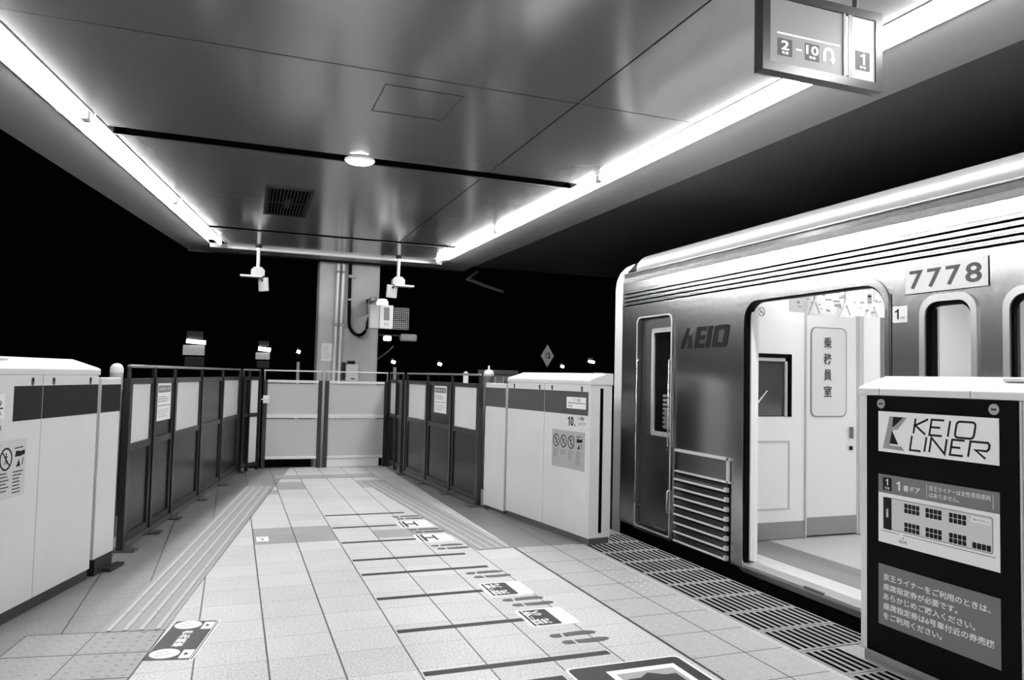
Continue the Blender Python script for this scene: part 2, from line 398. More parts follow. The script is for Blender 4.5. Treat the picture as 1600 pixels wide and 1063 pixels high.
for x0, x1, z0, z1, s_, sx in ((.078, .150, .072, .142, '2', .024), (.216, .288, .075, .145, '10', .040), (.481, .558, .080, .160, '1', .017)):
    q = B('number_square', SDK, t, (x0, x1, -.0015, 0, z0, z1)); c_ = (x0+x1)/2
    lettering('numeral', s_, q, SWH, (c_-sx*.8, z0+.024, c_+sx*.8, z1-.008), y=-.0018, bold=0 if s_ == '1' else .02)
    lettering('caption', '号車', q, SWH, (c_-.017, z0+.006, c_+.017, z0+.018), y=-.0018)
B('dash', SWH, t, (.168, .198, -.002, 0, .105, .112))
mb = MB(); mb.stroke([(.315, .085), (.315, .115)]+[(.337+.022*cos(a), .118+.022*sin(a)) for a in [pi-pi*k/6 for k in range(7)]]+[(.359, .095)], .012, -.002, 0)
mb.prism([(.343, .100), (.375, .100), (.359, .078)], -.002, 0); mb.build('turn_arrow', SWH, t)
mb = MB(); mb.box(.484, .556, -.0018, 0, .185, .265); k_ = mb.build('logo', SWH, t)
mb = MB(); mb.prism([(.505, .25), (.545, .252), (.522, .226), (.505, .232)], -.0022, -.0018); mb.prism([(.505, .222), (.522, .222), (.53, .2), (.505, .2)], -.0022, -.0018); mb.build('logo_mark', mat('sign_grey', .1, .5, emit=.16), k_)
for x in (.12, .5):
    MB().tube([(x, .02, SH), (x, .02, Z-SZ+.0)], .012, 10).build('hanger_rod', STEELD, t)

# ================================================================= FLOOR MARKINGS
def on_floor(name, label, cat, x, y, rz=0, group=None): return thing(name, label, cat, (x, y, 0.0), rz, group)

# left guiding strip: raised bars, then two columns of dotted blocks near the camera
def guide_strip(name, label, p, q, w, joint=.2825, z=.0):
    t = frame_thing(name, label, 'tactile paving', p, q)
    L_ = hypot(q[0]-p[0], q[1]-p[1])
    B('rubber_mat', TACT, t, (0, L_, 0, w, .0, .004))
    mb = MB(); n = int(L_/joint)
    for i in range(n):
        for k in range(4):
            y = w*(k+.5)/4; mb.box(i*joint+.003, (i+1)*joint-.003, y-.011, y+.011, .004, .009)
    mb.build('guide_bars', TACTB, t, bevel=.002)
    return t
guide_strip('tactile_guide_strip', 'grey tactile strip of long raised bars along the left fence', (-.255, 3.93), (.452, 8.50), .285)
def guide_strip_r(label, p, q, w): return guide_strip('tactile_guide_strip', label, p, q, w)
guide_strip_r('grey tactile strip of long raised bars along the right fence', (1.945, 5.12), (1.70, 8.75), .27)
guide_strip_r('short tactile strip of raised bars crossing before the end gates', (.50, 9.02), (1.66, 9.02), .28)

def dot_paving(name, label, pts, org, ang, step, base=TACT):
    """dotted paving: polygon base in world xy and a lattice of truncated domes"""
    t = thing(name, label, 'tactile paving', (org[0], org[1], 0), ang)
    ca, sa = cos(-ang), sin(-ang)
    loc = [((x-org[0])*ca-(y-org[1])*sa, (x-org[0])*sa+(y-org[1])*ca) for x, y in pts]
    MB().prism(loc, 0, .004, 'xy').build('rubber_mat', base, t)
    def inside(x, y):
        c = False; n = len(loc)
        for i in range(n):
            (a, b), (d, e) = loc[i], loc[(i+1) % n]
            if (b > y) != (e > y) and x < (d-a)*(y-b)/(e-b)+a: c = not c
        return c
    xs = [p[0] for p in loc]; ys = [p[1] for p in loc]; mb = MB()
    i = min(xs)+step/2
    while i < max(xs):
        j = min(ys)+step/2
        while j < max(ys):
            if inside(i, j): mb.lathe([(.010, 0), (.007, .004), (.0001, .0045)], (i, j, .004), 8)
            j += step
        i += step
    o = mb.build('raised_dots', TACTB if base is not TACT else mat('tactile_dot', .36, .4), t); o['kind'] = 'stuff'
    m = MB()
    k = min(xs)
    while k < max(xs)+.01: m.box(k-.003, k+.003, min(ys), max(ys), .004, .0045); k += .2825
    k = min(ys)
    while k < max(ys)+.01: m.box(min(xs), max(xs), k-.002, k+.002, .004, .0045); k += .2945
    m.build('joint_lines', DARK, t)
    return t
dL = atan2(4.57, .707)
ux, uy = cos(dL), sin(dL)
a0 = (-.255, 3.93); wv = (-uy, ux)
def off(p, a, b): return (p[0]+ux*a+wv[0]*b, p[1]+uy*a+wv[1]*b)
dot_paving('tactile_dot_paving', 'grey dotted tactile paving in front of the left gate', [off(a0, -1.7, 0), off(a0, -.01, 0), off(a0, -.01, .585), off(a0, -1.7, .585)], a0, dL, .0565)
dot_paving('tactile_dot_paving', 'grey dotted tactile paving between footprints and slotted edge strip', [(1.955, 1.4), (2.45, 1.4), (2.45, 5.09), (1.955, 5.09)], (1.955, 1.4), 0, .0589, base=mat('tactile_pale', .40, .45, noise=.1, nscale=60))

# slotted comb tiles along the platform edge
for r in range(14):
    y0 = 5.35-(r+1)*.2825
    t = thing('slotted_edge_block', 'slotted edge block by the train, '+('under the cab door' if y0 > 4.6 else 'by the louvred panel' if y0 > 3.9 else 'before the open train door' if y0 > 2.7 else 'beside the advert gate'), 'edge block', (2.49, y0, 0), 0, 'slotted edge blocks '+('under the cab door' if y0 > 4.6 else 'by the louvred panel' if y0 > 3.9 else 'before the open train door' if y0 > 2.7 else 'beside the advert gate'))
    ka = 6 if r == 0 else 0; kb = 5 if y0 < 2.66 else 11
    B('block', mat('edge_rubber', .27, .5, noise=.12, nscale=50), t, (ka*.0425, .475 if kb == 11 else .209, .004, .2785, 0, .003))
    mb = MB()
    for k in range(ka, kb): mb.box(.015+k*.0425, .036+k*.0425, .022, .262, .003, .0036)
    mb.build('slots', BLACKM, t)

# queue lines
bars = [(6.654, 1.48), (6.116, 1.30), (5.568, 1.335), (5.031, 1.560), (4.66, 1.60), (4.143, 1.395), (3.598, 1.435), (3.063, 1.64), (2.86, 1.33)]
desc = ['farthest, thin', 'second from the far end', 'third from the far end', 'fourth, below the far footprints', 'fifth, above the near footprints', 'sixth, ending at a white square', 'seventh, ending at the nearer white square', 'eighth, below the nearest footprints', 'nearest, touching the big floor sticker']
for (y, x1), d in zip(bars, desc):
    tag(B('queue_line', TAPE, None, (.785, x1, y-.022, y+.022, 0, .0012)), 'dark tape queue line on the tiles, '+d, 'floor line', 'dark queue lines on the platform tiles')

def foot_pair(x, y, label, v):
    t = on_floor('footprint_marking', label, 'floor sticker', x, y, 0, 'footprint stickers')
    for s in (-1, 1):
        c = s*.048; dx = .022 if s < 0 else 0
        L_ = .245
        sole = [(.075, -.026), (.10, -.030), (.15, -.036), (.20, -.034), (.235, -.018), (.245, 0), (.235, .018), (.2, .026), (.15, .022), (.10, .022), (.072, .024)]
        heel = [(0, 0), (.006, -.017), (.022, -.026), (.045, -.027), (.062, -.025), (.058, .024), (.04, .026), (.02, .024), (.006, .015)]
        mb = MB(); f = (lambda p: (p[0]+dx, c+p[1]*(1 if s < 0 else -1)*.9))
        mb.prism([f(p) for p in sole][::1], 0, .0012, 'xy'); mb.prism([f(p) for p in heel], 0, .0012, 'xy')
        mb.build('footprint', mat('foot_grey', v, .5), t)
fps = [(1.335, 6.42, 'farthest of the far group'), (1.36, 5.855, 'between the two far white squares'), (1.385, 5.265, 'nearest of the far group'),
       (1.41, 4.475, 'farthest of the near group'), (1.44, 3.88, 'between the two near white squares'), (1.465, 3.28, 'nearest of all, by the big sticker')]
for x, y, d in fps: foot_pair(x, y, 'pair of dark shoe prints on the tiles, '+d, .045)
for i, (x, y, d) in enumerate([(1.33, 6.13, 'farthest one'), (1.355, 5.585, 'second from the far end'), (1.415, 4.145, 'third, with white characters'), (1.445, 3.605, 'nearest, with white characters')]):
    t = on_floor('queue_square', 'white square queue sticker with dark symbol between shoe prints, '+d, 'floor sticker', x, y, 0, 'white square queue stickers')
    MB().prism(rr(-.01, -.135, .255, .135, .02), 0, .0012, 'xy').build('sticker', PAPER, t)
    B('dark_bar', TAPE, t, (.008, .022, -.12, .12, .0012, .0018))
    if i < 2:
        B('symbol', TAPE, t, (.035, .058, -.115, .115, .0012, .0018), (.058, .125, -.02, .02, .0012, .0018), (.125, .142, -.09, .09, .0012, .0018))
    else:
        b_ = MB().prism(rr(.03, -.12, .16, .12, .012), .0012, .0018, 'xy').build('dark_field', TAPE, t)
        lettering('characters', '先' if i == 2 else '次', b_, PAPER, (.025, .05, .105, .15), horiz=((.165, 0, .0018), (0, 1, 0), (-1, 0, 0)), bold=.012)
        lettering('characters', '発', b_, PAPER, (-.105, .05, -.025, .15), horiz=((.165, 0, .0018), (0, 1, 0), (-1, 0, 0)), bold=.012)
        lettering('small_print', 'この列', b_, PAPER, (-.09, 0, .09, .014), horiz=((.05, 0, .0018), (0, 1, 0), (-1, 0, 0)))
# big logo sticker at the bottom of the frame
t = on_floor('logo_floor_sticker', 'large dark floor sticker with white border and logo at the bottom edge', 'floor sticker', 1.36, 2.30)
MB().prism(rr(0, 0, .56, .64, .03), 0, .0012, 'xy').build('border', PAPER, t)
MB().prism(rr(.012, .012, .548, .628, .024), .0012, .0018, 'xy').build('dark_field', mat('sticker_charcoal', .014, .5, spec=.25), t)
MB().prism([(.16, .2), (.49, .2), (.49, .56), (.16, .56)], .0018, .0024, 'xy').build('white_field', PAPER, t)
mb = MB(); mb.prism([(.19, .22), (.46, .22), (.46, .52), (.19, .52)], .0024, .0028, 'xy', 1); mb.prism([(.21, .24), (.24, .24), (.33, .36), (.42, .24), (.44, .24), (.44, .46), (.39, .46), (.325, .50), (.27, .46), (.21, .46)], .0028, .0032, 'xy', 0)
mb.build('logo_mark', [TAPE, mat('logo_grey', .33, .5)], t)
# bilingual sticker bottom left
t = on_floor('priority_floor_sticker', 'dark rectangular floor sticker with white ovals beside the dotted paving', 'floor sticker', -.323, 3.539, radians(-14))
t.rotation_euler = (0, 0, atan2(4.056-3.539, -.217+.323)-pi/2)
W_, H_ = .212, .525
B('border', PAPER, t, (0, W_, 0, H_, 0, .0012)); B('dark_field', mat('sticker_dark', .03, .5, spec=.3), t, (.006, W_-.016, .006, H_-.006, .0012, .0018))
B('side_stripe', mat('sticker_dark', .03, .5, spec=.3), t, (W_-.011, W_-.006, .012, H_-.012, .0012, .0018))
for y0, d in ((.085, 0), (H_-.065, 1)):
    o_ = MB().prism([(.075+.062*cos(a), y0+.058*sin(a)) for a in [2*pi*k/24 for k in range(24)]], .0018, .0024, 'xy').build('white_oval', PAPER, t)
    mb = MB()
    for k in range(5): mb.box(.04+(k % 3)*.02, .05+(k % 3)*.02+.012, y0-.03+.012*k, y0-.026+.012*k, .0024, .0028)
    mb.build('seat_symbol', MIDG, o_)
    B('white_square', PAPER, t, (.145, .193, y0-.062, y0+.04, .0018, .0024))
    MB().prism([(.16, y0-.03), (.178, y0-.012), (.16, y0+.006)], .0024, .003, 'xy').build('arrow', INK, t)
for k, c_ in enumerate('優先乗車'):
    lettering('character', c_, t, PAPER, (0, 0, .05, .05), horiz=((.075, .325-.053*k, .0018), (1, 0, 0), (0, 1, 0)), bold=.03)
t = on_floor('small_floor_label', 'small white square label on the dark replacement tiles', 'floor sticker', .205, 5.76)
B('label_card', PAPER, t, (0, .085, 0, .16, 0, .0012)); MB().prism([(.03, .05), (.055, .05), (.042, .09)], .0012, .0016, 'xy').build('mark', INK, t)
B('caption', MIDG, t, (.02, .065, .11, .122, .0012, .0016))

# ================================================================= PLATFORM GATES
def keyhole(t, x, z, y=-.001):
    MB().prism(rr(x-.010, z-.02, x+.010, z+.02, .0099, 6), y-.003, y+.004).build('lock', STEELD, t)
    MB().prism(rr(x-.006, z-.002, x+.006, z+.016, .0055, 5), y-.004, y-.003).build('keyhole', INK, t)
def lid(t, s0, s1, depth):
    prof = [(-.006, 1.191), (-.006, 1.222), (.004, 1.231), (depth*.8, 1.28), (depth, 1.28), (depth+.004, 1.27), (depth+.004, 1.191)]
    mb = MB(); mb.prism(prof, s0-.006, s1+.006, 'yz'); return mb.build('lid', WHITE, t, bevel=.004)

# right gate
p, q = (2.32, 6.305), (2.506, 5.037)
t = frame_thing('platform_gate', 'white platform screen gate with a dark band, near the train cab', 'platform gate', p, q, group='white platform gate boxes')
B('plinth', STEELD, t, (.01, 1.283, .012, .19, 0, .05))
B('end_casing', WHITE, t, (1.262, 1.288, 0, .2, .05, 1.19), bevel=.003)
B('cover_panel', WHITE, t, (0, .628, 0, .2, .05, 1.19), bevel=.003); B('cover_panel', WHITE, t, (.632, 1.262, 0, .2, .05, 1.19), bevel=.003)
b1 = B('colour_band', mat('right_band', .085, .35), t, (.004, .626, -.0015, 0, .957, 1.136)); B('colour_band', MATS['right_band'], t, (.634, 1.262, -.0015, 0, .957, 1.136))
lid(t, 0, 1.288, .2)
B('rear_panel', BLACK, t, (.02, 1.25, .2, .215, .06, .52)); B('rear_rail', GREYW, t, (.02, 1.25, .2, .22, .53, .64)); B('rear_panel', mat('rear_grey', .12, .4), t, (.02, 1.25, .2, .215, .65, 1.16))
B('door_slot', BLACKM, t, (1.2875, 1.2895, .09, .118, .085, 1.165))
for x in (.115, .55, .747, 1.176): keyhole(t, x, 1.157)
st = B('destination_label', PAPER, t, (.968, 1.235, -.0028, -.0015, 1.003, 1.092))
lettering('caption', '下り線', st, MIDG, (1.05, 1.058, 1.16, 1.082), y=-.0029); B('rule_line', DARK, st, (.985, 1.225, -.0034, -.0028, 1.043, 1.048)); lettering('caption', '新宿', st, MIDG, (.99, 1.013, 1.05, 1.033), y=-.0029)
lettering('car_number', '1', t, INK, (.985, .868, 1.018, .94), y=-.0005); lettering('car_number', '0', t, INK, (1.026, .868, 1.068, .94), y=-.0005, bold=.03)
lettering('car_number', '号車', t, INK, (1.072, .868, 1.10, .884), y=-.0005)
lettering('car_number', '1番', t, INK, (1.135, .918, 1.215, .944), y=-.0005); lettering('car_number', '1ドア', t, INK, (1.135, .876, 1.225, .9), y=-.0005)
po = B('warning_poster', mat('poster_grey', .42, .5), t, (.762, 1.226, -.0015, 0, .535, .827))
for k, x in enumerate((.825, .932, 1.04)):
    prohibition(po, x, .742, .042, -.0016, k)
camera_icon(po, 1.15, .742, .045, -.0016)
for x, n in ((.825, 5), (.932, 3), (1.04, 6), (1.15, 8)): lines_block(po, 'small_print', MIDG, x-.042, x+.042, [.672-.014*k for k in range(n)], .005, -.0016)
# sliding panel beyond it
t = frame_thing('sliding_panel', 'narrow white sliding panel between right fence and gate', 'platform gate', (2.252, 6.765), (2.315, 6.335))
t.location = (2.252, 6.765, 0)
B('panel', WHITE, t, (.02, .425, .0, .06, .03, 1.175), bevel=.004); B('colour_band', MATS['right_band'], t, (.023, .422, -.0015, 0, .957, 1.133))
B('latch', STEELD, t, (.36, .42, .01, .05, 1.175, 1.2)); B('foot_bracket', STEELD, t, (.03, .40, .02, .12, 0, .03), (.03, .12, -.02, .05, 0, .01))

# left gate
p, q = (-.986, 4.195), (-.725, 5.05)
t = frame_thing('platform_gate', 'large white platform screen gate with a black band, left side', 'platform gate', p, q, group='white platform gate boxes')
B('plinth', mat('plinth_dark', .03, .5), t, (-1.5, .83, .012, .19, 0, .06))
B('cover_panel', WHITE, t, (-1.5, -.602, 0, .2, .06, 1.19), bevel=.003); B('cover_panel', WHITE, t, (-.598, .248, 0, .2, .06, 1.19), bevel=.003); B('cover_panel', WHITE, t, (.252, .83, 0, .2, .06, 1.19), bevel=.003)
B('colour_band', STRIPEL, t, (.006, .246, -.0015, 0, .966, 1.136)); B('colour_band', STRIPEL, t, (.254, .825, -.0015, 0, .966, 1.136))
lid(t, -1.5, .83, .2); B('lid_flap', WHITE2, t, (-.02, .10, .09, .16, 1.262, 1.272))
for x in (.155, .345, .73): keyhole(t, x, 1.158)
st = B('destination_label', PAPER, t, (-.30, -.062, -.0015, 0, .985, 1.10)); B('rule_line', INK, st, (-.28, -.075, -.002, -.0015, 1.03, 1.037)); lettering('caption', '上り線', st, INK, (-.22, 1.045, -.085, 1.07), y=-.0016); lettering('caption', '橋本', st, MIDG, (-.15, .998, -.08, 1.018), y=-.0016)
lettering('car_number', '1号車', t, INK, (-.22, .925, -.075, .955), y=-.0005)
po = B('warning_poster', mat('poster_pale', .62, .5), t, (-.36, .13, -.001, 0, .60, .88))
for k, x in enumerate((-.25, -.14, -.03)): prohibition(po, x, .79, .045, -.0011, k+1)
camera_icon(po, .075, .79, .045, -.0011)
for x, n in ((-.25, 4), (-.14, 5), (-.03, 6), (.075, 7)): lines_block(po, 'small_print', INK, x-.045, x+.04, [.722-.0165*k for k in range(n)], .0055, -.0011)
t = frame_thing('sliding_panel', 'narrow white sliding panel between left gate and fence', 'platform gate', (-.733, 5.025), (-.660, 5.262))
B('panel', WHITE, t, (0, .25, .0, .06, .10, 1.175), bevel=.004); B('colour_band', STRIPEL, t, (.003, .247, -.0015, 0, .966, 1.133))
B('foot_bracket', DARK, t, (.02, .24, .0, .12, 0, .10), (.12, .3, -.05, .0, 0, .02))
t = thing('rounded_bollard', 'grey post with round white cap behind the left gate', 'bollard', (-.81, 6.2, 0))
MB().lathe([(.045, 0), (.045, 1.20)], (0, 0, 0), 20).build('post', GREYW, t); MB().lathe([(.046, 1.20), (.045, 1.235), (.034, 1.258), (.016, 1.268), (.001, 1.27)], (0, 0, 0), 20).build('cap', WHITE2, t)

# advert gate on the right (faces the platform, runs along the train)
t = thing('advert_gate', 'white platform gate carrying a black advert board with logo, right edge', 'platform gate', (2.71, 2.663, 0), -pi/2)
B('plinth', STEEL, t, (.01, 1.9, .012, .18, 0, .055)); 
B('cover_panel', WHITE, t, (0, .748, 0, .2, .055, 1.19), bevel=.003); B('cover_panel', WHITE, t, (.752, 1.9, 0, .2, .055, 1.19), bevel=.003)
B('colour_band', MATS['right_band'], t, (.765, 1.85, -.0015, 0, .957, 1.136))
lid(t, 0, 1.9, .2)
for x in (.11, .55, 1.1): B('lid_seam', MIDG, t, (x-.0015, x+.0015, -.0068, -.005, 1.193, 1.222))
B('lid_flap', WHITE2, t, (.62, .78, .08, .15, 1.262, 1.273))
bd = B('advert_board', BLACK, t, (.04, .74, -.006, 0, .06, 1.19), bevel=.002)
for x in (.125, .650):
    o_ = MB().prism([(x+.021*cos(a), 1.155+.021*sin(a)) for a in [2*pi*k/20 for k in range(20)]], -.012, -.006).build('lock', STEEL, bd, bevel=.002)
    B('keyhole', INK, o_, (x-.011, x+.011, -.0135, -.012, 1.152, 1.158))
def S(y): return 2.663-y     # world y -> local x
sg = B('logo_plate', PAPER, bd, (.107, .667, -.0075, -.006, .945, 1.122))
mb = MB(); Y0, Y1 = -.0082, -.0075
sh = .22
def it(x, z): return (x+(z-1.035)*sh, z)
# two line emblem of bent strokes
mb.prism([(.168, 1.101), (.187, 1.101), (.185, 1.043), (.170, .985), (.171, .975), (.230, .975), (.243, .958), (.132, .960)], Y0, Y1, m=1)
mb.prism([(.224, 1.101), (.258, 1.101), (.210, 1.047), (.184, 1.043)], Y0, Y1, m=1)
mb.prism([(.187, 1.101), (.240, 1.101), (.183, 1.051)], Y0-.0003, Y1, m=0)
mb.prism([(.181, 1.040), (.213, .982), (.168, .983)], Y0-.0003, Y1, m=0)
mb.build('emblem', [INK, mat('emblem_grey', .30, .5)], sg)
def word(strokes, w):
    mb = MB()
    for pts, cl in strokes: mb.stroke(pts, w, Y0, Y1, cl)
    return mb
Zt, Zb = 1.100, 1.036
def g(x, z): return (x+(z-Zb)*.18, z)
K = [([g(.290, Zb), g(.290, Zt)], 0), ([g(.350, Zt), g(.293, 1.071), g(.348, Zb)], 0)]
E_ = [([g(.425, Zt), g(.367, Zt), g(.367, Zb), g(.425, Zb)], 0), ([g(.367, 1.069), g(.412, 1.069)], 0)]
I_ = [([g(.452, Zb), g(.452, Zt)], 0)]
O_ = [([g(*v) for v in rr(.482, Zb, .563, Zt, .014, 3)], 1)]
word(K+E_+I_+O_, .0085).build('lettering', INK, sg)
Zt2, Zb2 = 1.026, .965
def g2(x, z): return (x+(z-Zb2)*.18, z)
Lw = [([g2(.272, Zt2), g2(.272, Zb2), g2(.325, Zb2)], 0), ([g2(.343, Zb2), g2(.343, Zt2)], 0), ([g2(.366, Zb2), g2(.366, Zt2), g2(.437, Zb2), g2(.437, Zt2)], 0),
      ([g2(.515, Zt2), g2(.461, Zt2), g2(.461, Zb2), g2(.518, Zb2)], 0), ([g2(.461, .996), g2(.502, .996)], 0),
      ([g2(.540, Zb2), g2(.540, Zt2), g2(.612, Zt2), g2(.620, 1.018), g2(.620, 1.002), g2(.612, .994), g2(.566, .994), g2(.612, Zb2)], 0)]
word(Lw, .0085).build('lettering', INK, sg)
# seat map poster
MG = mat('poster_mid', .17, .5)
sp = B('seat_map_poster', mat('poster_white', .85, .5), bd, (.107, .667, -.0072, -.006, .549, .845))
hd = B('heading_bar', MG, sp, (.107, .667, -.0078, -.0072, .765, .845))
q_ = B('number_square', INK, hd, (.132, .178, -.0084, -.0078, .777, .833)); lettering('numeral', '1', q_, PAPER, (.148, .80, .161, .828), y=-.0085); lettering('caption', '号車', q_, PAPER, (.142, .781, .168, .793), y=-.0085)
lettering('heading', '1', hd, PAPER, (.203, .785, .223, .825), y=-.0079, bold=.005); lettering('heading', '番ドア', hd, PAPER, (.238, .787, .322, .812), y=-.0079, bold=.015)
lettering('heading', '京王ライナーは女性専用車両', hd, PAPER, (.365, .808, .632, .829), y=-.0079); lettering('heading', 'はありません。', hd, PAPER, (.365, .781, .50, .800), y=-.0079)
B('bracket_line', PAPER, hd, (.353, .3545, -.0083, -.0078, .777, .833), (.641, .6425, -.0083, -.0078, .777, .833))
cr = MB().prism(rr(.134, .610, .640, .748, .010), -.0078, -.0072).build('car_outline', MIDG, sp)
MB().prism(rr(.137, .613, .637, .745, .009), -.0081, -.0078).build('car_floor', mat('car_floor', .62, .5), cr)
o_ = B('crew_cab', INK, cr, (.134, .178, -.0086, -.0078, .609, .746)); lettering('caption', '乗務員', o_, PAPER, (.150, .66, .162, .70), y=-.0087)
for x0 in (.244, .348, .456):
    for z0 in (.613+.004, .696):
        mb = MB()
        for a in range(4):
            for b in range(2): mb.prism(rr(x0+a*.0193, z0+b*.0205, x0+a*.0193+.0165, z0+b*.0205+.0185, .003, 2), -.0087, -.0081)
        mb.build('seat_block', INK, cr)
mb = MB()
for a in range(4): mb.prism(rr(.556+a*.0195, .617, .556+a*.0195+.017, .640, .003, 2), -.0087, -.0081)
mb.build('seat_block', INK, cr)
w_ = B('white_tag', PAPER, cr, (.553, .632, -.0086, -.0081, .716, .738)); lettering('caption', '車いすスペース', w_, MIDG, (.560, .722, .626, .732), y=-.0087)
B('platform_line', INK, sp, (.12, .215, -.0076, -.0072, .5985, .6005), (.235, .65, -.0076, -.0072, .5985, .6005))
lettering('caption', '現在地', sp, MIDG, (.215, .563, .255, .577), y=-.0073); MB().prism([(.231, .583), (.239, .583), (.235, .59)], -.0076, -.0072).build('mark', INK, sp)
# notice
nt_ = B('notice_panel', mat('notice_grey', .155, .45), bd, (.107, .667, -.0072, -.006, .192, .453))
for x1, zc, tx in ((.628, .401, '京王ライナーをご利用のときは、'), (.49, .359, '座席指定券が必要です。'), (.565, .3175, 'あらかじめご購入ください。'), (.643, .276, '座席指定券は6号車付近の券売機'), (.42, .2345, 'をご利用ください。')):
    lettering('notice_line', tx, nt_, PAPER, (.133, zc-.0145, x1, zc+.0145), y=-.0073, bold=.012)

# ================================================================= FENCES
def fence_run(name, label, p, q, posts, kinds, cat='fence', poster=None, foot=True, kick=True, top=1.165, low=PANEL, sw=.045, w=.022):
    t = frame_thing(name, label, cat, p, q)
    for x in posts:
        mb = MB(); mb.box(x-w, x+w, -.03, .014, .0, top+.0); mb.tube([(x, -.008, top), (x, -.008, 1.245)], .017, 10)
        o_ = mb.build('post', FRAME, t)
        if foot: B('foot_plate', STEELD, o_, (x-.05, x+.05, -.11, .05, 0, .014))
    MB().tube([(posts[0]-.0, -.008, 1.25), (posts[-1], -.008, 1.25)], .011, 10).build('handrail', STEEL, t)
    for i, k in enumerate(kinds):
        a, b = posts[i]+w+.004, posts[i+1]-w-.004
        mb = MB()
        for x0, x1 in ((a, a+sw), (b-sw, b)): mb.box(x0, x1, -.02, .02, .05, top)
        for z0, z1 in ((.05, .10), (.665, .715), (top-.04, top)): mb.box(a+sw, b-sw, -.02, .02, z0, z1)
        mb.build('bay_frame', FRAME, t, bevel=.003)
        up_m = FROST if k[0] == 'W' else PANEL; lo_m = FROST if k[1] == 'W' else low
        B('upper_panel', up_m, t, (a+sw, b-sw, -.006, .006, .715, top-.04)); B('lower_panel', lo_m, t, (a+sw, b-sw, -.006, .006, .10, .665))
        if kick: B('kick_rail', STEELD, t, (a, b, -.03, -.005, .012, .05))
        if poster is not None and i == poster[0]:
            x0, x1, z0, z1 = poster[1:]
            po = B('notice_sheet', PAPER, t, (x0, x1, -.0085, -.006, z0, z1))
            B('heading_bar', MIDG, po, (x0+.02, x1-.02, -.009, -.0085, z1-.075, z1-.02)); lettering('heading', 'お知らせ', po, PAPER, (x0+.04, z1-.06, x1-.04, z1-.035), y=-.0091)
            lines_block(po, 'small_print', MIDG, x0+.025, x1-.025, [z1-.11-.017*k_ for k_ in range(3)], .006, -.0086)
            B('rule_line', DARK, po, (x0+.02, x1-.02, -.009, -.0085, z0+.115, z0+.12)); lines_block(po, 'small_print', GREYW, x0+.03, x1-.03, [z0+.03+.018*k_ for k_ in range(4)], .009, -.0086)
    return t
# left side: local x forward along the track
fence_run('platform_fence', 'dark framed fence of alternating pale and dark panels, left side', (-0.653, 5.815), (0.131, 9.991), [-.13, .45, 1.01, 1.95, 2.90, 3.90], ['WD', 'DD', 'WD', 'DD', 'WD'], poster=(1, .555, .93, .83, 1.125))
# right side runs toward the camera
fence_run('platform_fence', 'dark framed fence of alternating pale and dark panels, right side', (2.038, 9.275), (2.226, 6.866), [.10, .907, 1.707, 2.47], ['WD', 'DD', 'WD'], poster=(1, 1.13, 1.53, .825, 1.12))
fence_run('corner_fence', 'short corner fence joining left fence and end gates', (.088, 9.71), (.345, 10.03), [.03, .15, .355], ['DD', 'WW'], foot=False, kick=False, sw=.010, w=.010)
fence_run('corner_fence', 'short corner fence joining end gates and right fence', (2.0, 10.02), (2.04, 9.31), [.0, .36, .66], ['WD', 'DD'], foot=False, kick=False, sw=.012, w=.010)
EF = mat('end_gate_frame', .85, .3, .4)
for x0, x1, lab, kick in ((.365, 1.10, 'steel framed end gate with frosted panels and open gap below', 0), (1.135, 1.965, 'steel framed end gate with frosted panels and white kickboard', 1)):
    t = thing('end_gate', lab, 'gate', (x0, 10.05, 0)); w = x1-x0
    for a in (0, w-.05): B('stile', FRAME, t, (a, a+.05, -.02, .02, .0, 1.13), bevel=.003)
    for z0, z1 in ((.115, .15), (.64, .69), (1.095, 1.13)): B('rail', EF, t, (.05, w-.05, -.022, .022, z0, z1), bevel=.004)
    B('frosted_panel', FROSTG, t, (.05, w-.05, -.006, .006, .69, 1.085)); B('frosted_panel', FROSTG, t, (.05, w-.05, -.006, .006, .15, .63))
    for a in (.012, w-.012): MB().tube([(a, 0, 1.13), (a, 0, 1.25)], .010, 10).build('upright', STEEL, t)
    MB().tube([(0, 0, 1.25), (w-.002, 0, 1.25)], .009, 10).build('handrail', EF, t)
    if kick: B('kickboard', WHITE2, t, (.05, w-.1, -.01, .01, .005, .112))
    else:
        B('latch', WHITE2, t, (-.08, .07, -.04, -.02, .87, .89), (.0, .08, -.035, -.02, .83, .93), bevel=.004)

# ================================================================= PILLAR THINGS
YP = 11.26
for x, x2, lab in ((1.40, 1.37, 'left one'), (1.475, 1.45, 'right one')):
    t = thing('conduit_pipe', 'pale vertical pipe on the pillar front, '+lab, 'pipe', (x, YP, 0), 0, 'pipes on the pillar front')
    MB().tube([(0, -.04, 2.86), (x2-x, -.04, .12)], .021, 12).build('pipe', mat('pipe_paint', .85, .25), t)
    B('clamp', STEELD, t, (-.034, .028, -.065, 0, 1.93, 1.97), bevel=.005); B('clamp', STEELD, t, (-.03, .03, -.065, 0, 2.72, 2.75))
cab_path = [(1.575, YP-.035, 2.86), (1.575, YP-.035, 2.3), (1.58, YP-.035, 2.05)]+[(1.72+.14*cos(a), YP-.035-.06*(1-abs(cos(a))), 2.0+.14*sin(a)*1.4) for a in [pi+pi*k/8 for k in range(9)]]+[(1.865, YP-.08, 2.08)]
t = thing('black_cable', 'thick black cable looping down the pillar to the display box', 'cable', (0, 0, 0))
MB().tube(cab_path, .024, 10).build('cable', BLACK, t); B('clip', STEELD, t, (1.55, 1.60, YP-.07, YP, 2.32, 2.345), (1.55, 1.66, YP-.06, YP, 2.66, 2.70))
t = thing('display_box', 'white equipment box with a dark slot bracketed to the pillar', 'equipment box', (1.86, YP, 1.93))
YB = -.55
